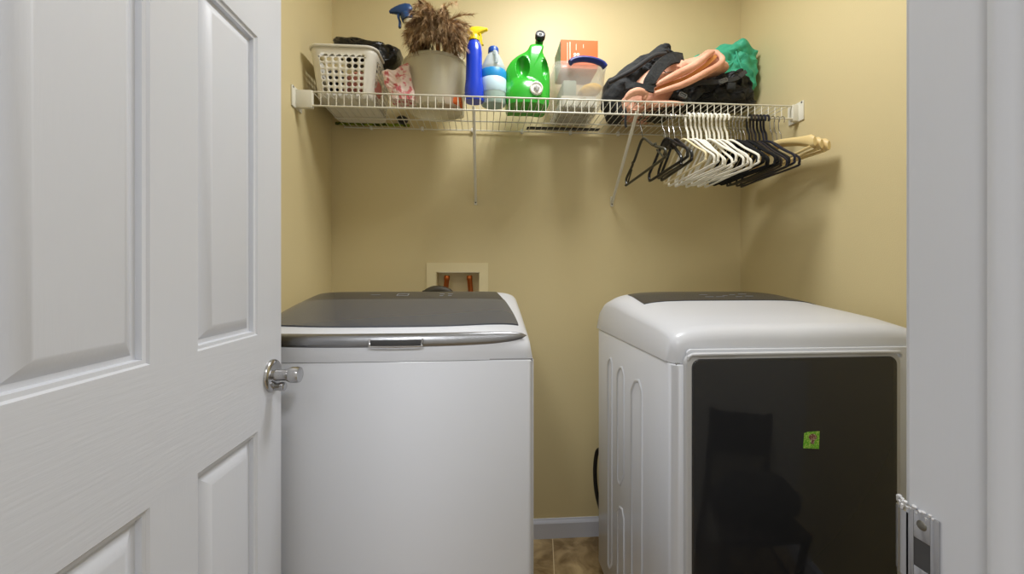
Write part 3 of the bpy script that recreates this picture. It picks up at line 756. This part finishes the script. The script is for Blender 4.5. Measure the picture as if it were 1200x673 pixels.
# green jug
JYc = 1.69
jo = [(592.5, 84), (597, 70), (606, 61), (618, 54), (624, 46), (638, 47), (638, 56), (643, 68), (646, 82), (646, 110), (640, 132), (625, 136), (602, 134), (594, 118)]
yj = 1.615
OUT = [(at(px, py, yj).x, max(TOP, at(px, py, yj).z)) for px, py in jo]
OUT[-1] = (OUT[-1][0], TOP+.012); OUT[-2] = (OUT[-2][0]+.004, TOP); OUT[-3] = (OUT[-3][0], TOP); OUT[-4] = (OUT[-4][0]+.006, TOP); 
h1 = at(613, 77, yj); h2 = at(639.5, 77, yj); dm = at(617, 114, yj)
def jug_extra(q, side):
    if side < 0:
        for h, w, hh, dep in ((h1, .027, .046, .034), (h2, .013, .043, .03)):
            d = ((q.x-h.x)/w)**2 + ((q.z-h.z)/hh)**2
            if d < 1: q.y += dep*(1-d)**.7
            elif d < 1.35: q.y -= .004*(1.35-d)
        d = math.hypot((q.x-dm.x)/.085, (q.z-dm.z)/.085)
        if d < 1: q.y = min(q.y, 1.632-.045*math.sqrt(1-d*d))
    return q
jg = thing('detergent_jug', (.18, JYc, TOP), 'bright green laundry detergent jug with a moulded handle and white press tap', 'detergent jug')
m = puffy(OUT, JYc, .068, .085, 0, rings=46, floor_z=TOP, pw=.28, extra=jug_extra, fn=9)
m.build('jug', GREENJ, jg, ang=60)
cp = at(633, 42.5, 1.64)
Mc = Matrix.Rotation(R(68), 4, 'X')
m = MB(); m.lathe([(.0165, -.030), (.0165, 0), (.0001, 0)], cp, 28, Mc); m.build('neck', GREENJ, jg)
m = MB(); m.lathe([(.0185, -.012), (.0205, -.008), (.0205, .010), (.0185, .013), (.013, .013), (.012, .007), (.0001, .007)], cp, 28, Mc); c_ = m.build('cap', BLKP, jg)
m = MB(); m.lathe([(.0085, .0075), (.0115, .0080), (.0115, .0095), (.0085, .0095), (.0085, .0075)], cp, 24, Mc, cap0=False, cap1=False); m.build('cap_ring', WHTP, c_)
tp = at(628.5, 103.5, 1.588)
Mt = Matrix.Rotation(R(90), 4, 'X')
m = MB(); m.lathe([(.0255, -.022), (.0265, .001), (.0245, .006), (.021, .007), (.019, .004), (.0001, .004)], tp, 32, Mt); t_ = m.build('tap_dial', WHTP, jg)
m = MB(); m.box(tp.x-.004, tp.x+.008, tp.y-.012, tp.y-.003, tp.z-.014, tp.z+.008, .003); m.box(tp.x-.010, tp.x+.012, tp.y-.010, tp.y-.003, tp.z-.004, tp.z+.004, .002); m.build('tap_button', mat('grey_tap', (176, 176, 172), .4), t_)

# clear storage bin with blue handle, orange carton on it
cx0, cx1, cy0, cy1, cz1 = .282, .492, 1.592, 1.86, 2.072
bn = thing('storage_bin', ((cx0+cx1)/2, (cy0+cy1)/2, TOP), 'clear plastic storage bin with a blue latch handle under the orange carton', 'storage bin')
m = MB()
def bring(z, ins, r=.03): return [Vector((x, y, z)) for x, y in rrect((cx0+cx1)/2, (cy0+cy1)/2, (cx1-cx0)/2-ins, (cy1-cy0)/2-ins, r, 6)]
m.loops([bring(TOP+.002, .026), bring(TOP, .022), bring(TOP+.004, .016), bring(cz1-.02, .003), bring(cz1, 0)], True, False)
m.build('tub', CLEAR, bn, solid=.0018)
m = MB(); m.loops([bring(cz1+.0015, .002), bring(cz1+.002, -.004), bring(cz1+.010, -.004), bring(cz1+.014, .004), bring(cz1+.014, .014), bring(cz1+.010, .020)]); m.build('lid', CLEAR, bn)
m = MB()
hpt = [Vector((x, cy0-.010, z)) for x, z in ((.338, cz1+.000), (.352, cz1+.010), (.385, cz1+.017), (.43, cz1+.014), (.465, cz1+.002), (.478, cz1-.012))]
m.tube(smooth_path(hpt, 6), .0155, 12, flat=.7); m.build('handle', NAVY, bn)
P = sil([(680, 104), (688, 98), (700, 97), (706, 102), (702, 108), (690, 110), (682, 109)], 1.66)
m = puffy(P, 1.68, .03, .03, .003, 20, rings=10, seed=1); tag(m.build('sponge', SPONGE), 'yellow sponge inside the clear storage bin', 'sponge')
zz = TOP+.004
m = MB(); m.box(cx0+.03, cx1-.035, 1.63, 1.83, zz, zz+.045, .006); tag(m.build('paper_pack', mat('pale_pack', (214, 208, 188), .6, vary=(30, (170, 160, 130), .5, .6))), 'pale flat packet in the bottom of the clear bin', 'packet')
m = MB(); m.box(cx0+.045, cx0+.10, 1.66, 1.80, zz+.046, zz+.12, .004, M=None); tag(m.build('small_carton', mat('grey_green_pack', (150, 160, 140), .6)), 'grey-green packet standing inside the clear bin', 'packet')
# orange carton
oz = cz1+.0155
ox0, ox1, oy0, oy1, ozt = .316, .470, 1.655, 1.80, 2.205
bxo = thing('carton', ((ox0+ox1)/2, (oy0+oy1)/2, oz), 'orange cardboard carton on the lid of the clear bin', 'box')
m = MB(); m.box(ox0, ox1, oy0, oy1, oz, ozt, .0015)
o = m.build('carton_body', [ORNG, BOXS], bxo, smooth=False)
for p in o.data.polygons:
    if abs(p.normal.x) > .9: p.material_index = 1
for x, w, za, zb in ((ox0+.026, .002, .02, .105), (ox0+.036, .003, .012, .108), (ox0+.062, .002, .075, .10), (ox0+.092, .002, .085, .10)):
    m = MB(); m.box(x, x+w, oy0-.0009, oy0-.0002, oz+za, oz+zb); m.build('printed_stripe', WINK, bxo, smooth=False)
for x in (ox0+.058, ox0+.071):
    m = MB()
    for z in (oz+.046, oz+.0575): m.lathe([(.0025, 0), (.0062, .0004), (.0062, .0007), (.0025, .0007), (.0025, 0)], (x, oy0-.0002, z), 16, Matrix.Rotation(R(90), 4, 'X'), cap0=False, cap1=False)
    m.build('printed_numeral', WINK, bxo, smooth=False)
# flat black sheet on the back of the shelf
m = MB(); m.grid(lambda i, j: Vector((.20+.34*i, 1.865+.035*j, TOP+.001+.0015*abs(math.sin(i*23)))), 30, 3); tag(m.build('black_strap', BLKC, solid=.002), 'flat black strap lying along the back edge of the shelf', 'strap')

# ---- bags on the right
FZ = TOP+.001
gb = thing('drawstring_bag', (.86, 1.80, TOP), 'green nylon bag behind the peach backpack', 'bag')
m = puffy(sil([(800, 100), (806, 74), (822, 65), (842, 57.5), (860, 52.5), (866, 52.5), (879, 62), (883, 72), (881, 95), (878, 112), (850, 118), (815, 118)], 1.80, FZ), 1.80, .06, .07, .022, 20, floor_z=FZ, seed=21, pw=.55)
m.build('bag_body', GRNB, gb, ang=60)
a = at(862, 54, 1.745)
m = MB(); m.tube(smooth_path([a, a+Vector((-.003, -.012, -.04)), a+Vector((.012, -.02, -.10)), a+Vector((.03, -.018, -.13))], 6), .0035, 8); m.build('seam_piping', GRNB, gb)

bb = thing('backpack', (.58, 1.72, TOP), 'black backpack slumped against the clear bin at the left of the bag heap', 'backpack')
Y1 = 1.71
m = puffy(sil([(710, 119), (711, 104), (713, 93), (728, 82), (744, 72), (760, 62), (773, 55), (782, 54.5), (787, 62), (797, 66), (800, 72), (782, 80), (764, 91), (750, 102), (740, 112), (730, 120)], Y1, FZ), 1.745, .085, .11, .016, 20, floor_z=FZ, seed=31, pw=.5)
m.build('main_pocket', CHAR, bb, ang=60)
m = MB(); m.tube(smooth_path([at(713, 97, 1.645), at(727, 90, 1.635), at(742, 82, 1.63), at(756, 72, 1.63), at(768, 65, 1.64), at(780, 63, 1.66)], 6), .009, 10); m.build('padded_edge', BLKC, bb)
def strap(mb, pts, w, th=.004, up=Vector((0, -1, 0))):
    P = smooth_path(pts, 7); rings = []
    for i, p in enumerate(P):
        t = (P[min(i+1, len(P)-1)]-P[max(i-1, 0)]).normalized(); s = t.cross(up).normalized(); n = s.cross(t).normalized()
        rings.append([p+s*w/2-n*th/2, p+s*w/2*.9+n*th/2, p-s*w/2*.9+n*th/2, p-s*w/2-n*th/2])
    mb.loops(rings)
m = MB(); strap(m, [at(800, 69, 1.63), at(788, 68, 1.60), at(775, 76, 1.585), at(766, 88, 1.575), at(761, 98, 1.575), at(764, 105, 1.58)], .048, .010); m.build('shoulder_strap', CHAR, bb)
m = MB(); strap(m, [at(733, 101, 1.58), at(744, 100, 1.572), at(756, 103, 1.57), at(766, 105, 1.575)], .026, .008); m.build('lower_strap', CHAR, bb)

pk = thing('backpack', (.72, 1.70, TOP), 'peach backpack with an open zip pocket lying between two black packs', 'backpack')
Y2 = 1.66
m = puffy(sil([(729, 119.5), (735, 110), (744, 99), (752, 88), (765, 79), (780, 73.5), (797, 70.5), (815, 69), (824, 62), (834, 58.5), (842, 61), (847, 71), (852, 76), (852, 83), (835, 91), (812, 100), (790, 108), (772, 115), (764, 121), (745, 121)], Y2, FZ), 1.69, .075, .12, .013, 18, floor_z=FZ, seed=44, pw=.5)
m.build('main_pocket', PEACH, pk, ang=60)
m = MB(); strap(m, [at(768, 106, 1.598), at(785, 99, 1.59), at(805, 91, 1.585), at(825, 78, 1.59), at(838, 66, 1.605)], .016, .012); m.build('pocket_lining', PEACHD, pk)
m = MB(); m.tube(smooth_path([at(766, 110, 1.585), at(782, 105, 1.575), at(803, 98, 1.57), at(826, 86, 1.572), at(843, 76, 1.59), at(846, 68, 1.61), at(838, 61, 1.625)], 6), [.008+.006*math.sin(math.pi*i/36) for i in range(37)], 12); m.build('pocket_flap', PEACH, pk)
m = MB(); m.tube(smooth_path([at(768, 100, 1.582), at(780, 94, 1.575), at(796, 86, 1.572), at(812, 78, 1.575), at(828, 66, 1.59), at(836, 61, 1.615)], 6), [.007+.010*math.sin(math.pi*i/30) for i in range(31)], 12); m.build('upper_flap', PEACH, pk)
m = MB(); m.tube(smooth_path([at(776, 82, 1.60), at(782, 85, 1.582), at(792, 84, 1.58), at(799, 89, 1.58)], 6), .0016, 6); m.build('zip_pull', HBRN, pk)
m = MB(); m.tube(smooth_path([at(733, 116, 1.59), at(739, 110, 1.58), at(748, 107, 1.578), at(756, 110, 1.582), at(754, 117, 1.585)], 6), [.008+.008*math.sin(math.pi*i/24) for i in range(25)], 12); m.build('rolled_strap', PEACH, pk)

m = MB(); m.tube(smooth_path([Vector((x, 1.592+.006*math.sin(x*30), TOP+.010)) for x in (.60, .65, .70, .75, .80)], 5), [.006+.008*math.sin(math.pi*i/20) for i in range(21)], 12); m.build('lower_flap', PEACH, pk)
bp = thing('duffel_bag', (.86, 1.68, TOP), 'black nylon pack with buckled straps at the right end of the bag heap', 'bag')
m = puffy(sil([(758, 121), (775, 113), (792, 106), (812, 99), (833, 90), (850, 84), (868, 80), (875, 81), (878, 90), (884, 100), (887, 116), (880, 122), (850, 122), (815, 121)], 1.625, FZ), 1.665, .055, .12, .022, 26, floor_z=FZ, seed=57, pw=.5)
m.build('bag_body', BLKC2, bp, ang=60)
m = MB(); strap(m, [at(800, 104, 1.60), at(820, 97, 1.588), at(842, 96, 1.585), at(862, 92, 1.59), at(874, 84, 1.61)], .018, .006); sb = m.build('compression_strap', BLKC, bp)
m = MB(); strap(m, [at(788, 110, 1.592), at(797, 113, 1.585), at(808, 119, 1.585)], .022, .010); m.build('side_strap', CHAR, bp)
def buckle(px, py, y, w, h, rot):
    p = at(px, py, y); Mr = Matrix.Translation(p) @ Matrix.Rotation(R(rot), 4, 'Y')
    m = MB()
    m.box(-w/2, -w/2+.005, -.005, .005, -h/2, h/2, .0015, Mr); m.box(w/2-.005, w/2, -.005, .005, -h/2, h/2, .0015, Mr)
    m.box(-w/2, w/2, -.005, .005, h/2-.005, h/2, .0015, Mr); m.box(-w/2, w/2, -.005, .005, -h/2, -h/2+.005, .0015, Mr); m.box(-w*.3, w*.3, -.004, .004, -.003, .003, .001, Mr)
    m.build('buckle', mat('grey_buckle', (92, 92, 90), .3), bp)
buckle(847.5, 95, 1.577, .036, .018, -22); buckle(800, 112, 1.575, .034, .020, 25)
p = at(857, 101, 1.58); m = MB(); m.box(p.x-.017, p.x+.017, p.y-.005, p.y+.005, p.z-.014, p.z+.014, .004); m.build('clip', CHAR, bp)
m = MB(); strap(m, [Vector((.575, 1.63, TOP+.004)), Vector((.575, 1.62, SZ-.02)), Vector((.573, 1.62, SZ-.055)), Vector((.577, 1.622, SZ-.075))], .010, .003, Vector((0, -1, .2)))
tag(m.build('strap_end', BLKC, bb))

# ------------------------------------------------------------------ hangers
RZ = SZ-.051
def hook_pts(R_=.017, top=0.0, neck=-.10):
    pts = []
    for k in range(0, 11):
        a = R(-20+ (200)*k/10); pts.append((0, math.cos(a)*R_ , top-R_+math.sin(a)*R_))
    return pts
def make_hanger(kind, name, mt_, hookm, half=.155, drop=.215, label='', group=None):
    t = thing(name, (0, 0, 0), label, 'clothes hanger', group)
    top = .0052; r = .0042 if kind == 'tube' else .0038
    hr = .0042 if kind in ('tube', 'dark') else .0016
    R_ = .016
    pts = [(0, -R_*math.cos(R(a)), top+hr-R_ + R_*math.sin(R(a))) for a in range(-40, 181, 20)]
    pts += [(0, R_*.95, -.035), (0, R_*.55, -.052), (0, .003, -.065), (0, 0, -.098)]
    m = MB(); m.tube(smooth_path(pts, 3), hr, 8); m.build('hook', hookm, t)
    ap, en, bar = -.098, -drop, -drop-.024
    if kind == 'wood':
        m = MB(); rings = []
        for i in range(33):
            u = -1+2*i/32; y = half*u; z = ap-.006-(drop+ap)*.62*abs(u)**1.35*1.0; th = .011+.016*abs(u)**4; w = .006+.005*abs(u)**3
            e = 1 if abs(u) < .96 else .6
            rings.append([Vector((w*e*math.cos(q)+.012*u*u, y, z+th*e*math.sin(q))) for q in [2*math.pi*k/12 for k in range(12)]])
        m.loops(rings); m.build('shoulder_bar', mt_, t)
        zz = ap-.006-(drop+ap)*.62-.014
        m = MB(); m.tube([(.008, -half*.93, zz), (.008, half*.93, zz)], .0055, 8); m.build('trouser_bar', mt_, t)
    elif kind == 'notch':
        m = MB(); rr_ = []
        pts = [(0, -half, en+.004), (0, -half*.62, en+(ap-en)*.36), (0, -half*.60, en+(ap-en)*.46), (0, -half*.50, en+(ap-en)*.48), (0, -half*.12, ap-.006), (0, 0, ap), (0, half*.12, ap-.006), (0, half*.50, en+(ap-en)*.48), (0, half*.60, en+(ap-en)*.46), (0, half*.62, en+(ap-en)*.36), (0, half, en+.004), (0, half*1.0, bar+.004), (0, half*.9, bar), (0, -half*.9, bar), (0, -half*1.0, bar+.004)]
        m.tube(smooth_path(pts, 4, True), .0052, 8, True)
        for s in (-1, 1): m.tube([(0, s*half*.93, bar+.004), (0, s*half*.66, en+(ap-en)*.22)], .0035, 6)
        m.build('frame', mt_, t)
    else:
        m = MB()
        e = .35 if kind != 'velvet' else .5
        pts = [(0, 0, ap+.002), (0, -half*.22, ap-.012), (0, -half*.6, ap+(en-ap)*.55), (0, -half*.93, en+.012), (0, -half, en-.002), (0, -half*.985, en-.016), (0, -half*.90, bar), (0, 0, bar), (0, half*.90, bar), (0, half*.985, en-.016), (0, half, en-.002), (0, half*.93, en+.012), (0, half*.6, ap+(en-ap)*.55), (0, half*.22, ap-.012)]
        m.tube(smooth_path(pts, 5, True), r if kind != 'velvet' else .0056, 8, True, flat=None)
        m.build('frame', mt_, t)
        if kind == 'velvet':
            m = MB(); m.box(-.0025, .0025, -.022, .022, ap-.030, ap-.004, .002); m.build('neck_web', mt_, t)
    return t
def copy_tree(o, parent=None):
    c = o.copy(); COL.objects.link(c); c.parent = parent
    for ch in list(o.children): copy_tree(ch, c)
    return c
ORD = ['first', 'second', 'third', 'fourth', 'fifth', 'sixth', 'seventh', 'eighth', 'ninth', 'tenth', 'eleventh']
def hang(proto, first, px, rx, rz, label, group=None):
    h_ = proto if first else copy_tree(proto)
    p = at(px, 130, SY0-.002)
    h_.location = (p.x, SY0-.002, RZ+.0); h_.rotation_euler = (R(rx), 0, R(rz)); h_['label'] = label
    if group: h_['group'] = group
    return h_
hh = make_hanger('notch', 'clothes_hanger', HGRN, HGRN, .16, .205); hang(hh, True, 752, -5, 4, 'dark olive notched plastic hanger hanging alone beside the right shelf bracket')
k = make_hanger('dark', 'clothes_hanger', HBLK, NICKEL, .135, .195)
k.children[0].data = k.children[0].data
def wire_hook_proto(mt_, half, drop, kind):
    h_ = make_hanger(kind, 'clothes_hanger', mt_, NICKEL, half, drop); return h_
bpy.data.objects.remove(k.children[0]); [bpy.data.objects.remove(c) for c in list(k.children)]; bpy.data.objects.remove(k)
w3 = wire_hook_proto(HBLK, .135, .195, 'velvet')
for i, (px, rx, rz) in enumerate(((778, -6, 6), (785, 3, -7), (790, -3, -2))):
    hang(w3, i == 0, px, rx, rz, ORD[i]+' from the left of three small black hangers with metal hooks', 'small black hangers')
cr = wire_hook_proto(HCRM, .15, .205, 'cream'); hang(cr, True, 798, -4, 3, 'cream hanger with a metal hook left of the white hangers')
wt = make_hanger('tube', 'clothes_hanger', HWHT, HWHT, .157, .213)
for i, px in enumerate((806, 811.5, 817, 822, 827, 832, 837, 842, 847, 851.5)):
    hang(wt, i == 0, px, random.uniform(-5, 2), random.uniform(-3, 5), ORD[i]+' white plastic tube hanger counted from the left of the white row', 'white tube hangers')
vt = wire_hook_proto(HVEL, .16, .205, 'velvet')
for i, px in enumerate((857, 861, 865, 869, 873)):
    hang(vt, i == 0, px, random.uniform(-5, 2), random.uniform(-3, 3), ORD[i]+' black velvet hanger with metal hook, right of the white hangers', 'black velvet hangers')
pr = None
for i, (px, mt_, nm) in enumerate(((878, HBLK, 'black'), (882, HBRN, 'dark brown'), (886, HPUR, 'dark violet'), (890, HBLK, 'black'), (894, HNVY, 'dark navy'), (898, HPUR, 'dark violet'))):
    if pr is None: pr = make_hanger('tube', 'clothes_hanger', mt_, mt_, .16, .21); h_ = pr
    else:
        h_ = copy_tree(pr)
        for c in h_.children: c.data = c.data.copy(); c.data.materials[0] = mt_
    p = at(px, 130, SY0-.002); h_.location = (p.x, SY0-.002, RZ); h_.rotation_euler = (R(random.uniform(-4, 2)), 0, R(random.uniform(-3, 3)))
    h_['label'] = ORD[i]+' of the dark plastic tube hangers, a '+nm+' one before the wooden hangers'; h_['group'] = 'dark tube hangers'
wd = make_hanger('wood', 'clothes_hanger', HWOOD, NICKEL, .20, .20)
for i, px in enumerate((905, 910.5, 916)):
    hang(wd, i == 0, px, [-3, -1, 0][i], [-3, 0, 3][i], ORD[i]+' pale wooden hanger from the left, near the right wall', 'pale wooden hangers')

# ------------------------------------------------------------------ chair in the corner (seen as a reflection)
ch = thing('wooden_chair', (.86, .6, 0), 'dark wooden chair in the corner, mirrored in the dryer door', 'chair')
m = MB(); m.box(.67, 1.01, .44, .80, .40, .43, .008); m.build('seat', CHAIRM, ch)
for x in (.685, .995):
    m = MB(); m.tube([(x, .385, 0), (x, .41, .42), (x, .385, .80)], .016, 10); m.build('leg', CHAIRM, ch)
    m = MB(); m.tube([(x, .785, 0), (x, .78, .40)], [.012, .017], 10); m.build('leg', CHAIRM, ch)
m = MB(); m.box(.69, .99, .375, .395, .58, .79, .006); m.build('backrest', CHAIRM, ch)
m = MB(); m.tube([(.685, .78, .2), (.685, .40, .2)], .009, 8); m.tube([(.995, .78, .2), (.995, .40, .2)], .009, 8); m.build('stretcher', CHAIRM, ch)
blob('tote_bag', (.86, .63, .50), (.19, .15, .085), BLKC, 'black soft bag slumped on the wooden chair seat', 'bag', flat_z=.4315, seed=12)

# ------------------------------------------------------------------ lamps
def dome(loc, label, power, r=.15):
    t = thing('ceiling_light', loc, label, 'ceiling light'); L_ = Vector(loc)
    m = MB(); m.lathe([(r*1.05, 0), (r*1.08, -.008), (r*1.05, -.022), (r*.98, -.026), (r*.98, 0)], L_, 40); m.build('canopy', NICKEL, t)
    m = MB(); m.lathe([(r*.97, -.022), (r*.96, -.045), (r*.82, -.075), (r*.55, -.098), (r*.25, -.108), (.0001, -.11)], L_, 40); m.build('shade', BULB, t)
    ld = bpy.data.lights.new('bulb', 'AREA'); ld.shape = 'DISK'; ld.size = r*2; ld.energy = power; ld.color = (.97, .985, 1)
    lo = bpy.data.objects.new('bulb', ld); COL.objects.link(lo); lo.location = (0, 0, -.125); lo.parent = t
    return t
dome((.37, 1.20, ZC), 'round white ceiling lamp above the washer and dryer', 15, .22)
t = dome((-.6, -.8, ZC), 'round white fill lamp added in the unseen hallway on the hinge side of the doorway', 16.5, .2)  # unseen lamp added to light the alcove evenly from the front
t = dome((.8, -.8, ZC), 'round white fill lamp added in the unseen hallway on the latch side of the doorway', 16.5, .2)  # second unseen lamp, added to widen the frontal fill
# even pale world ambient added around the closed shell; no window is built
w = bpy.data.worlds.new('World'); SC.world = w; w.use_nodes = True
w.node_tree.nodes['Background'].inputs[0].default_value = (.9, .95, 1, 1); w.node_tree.nodes['Background'].inputs[1].default_value = .6

# ------------------------------------------------------------------ camera and view
cd = bpy.data.cameras.new('camera'); co = bpy.data.objects.new('camera', cd); COL.objects.link(co)
co.location = (0, 0, CAM_H); co.rotation_euler = (R(90), 0, -YAW)
cd.sensor_width = 36; cd.lens = F_PX/1200*36; cd.shift_y = -16.5/1200; cd.clip_start = .01
SC.camera = co
SC.view_settings.view_transform = 'Standard'; SC.view_settings.look = 'None'
SC.view_settings.gamma = 1; SC.view_settings.use_curve_mapping = False
SC.view_settings.exposure = 0.24
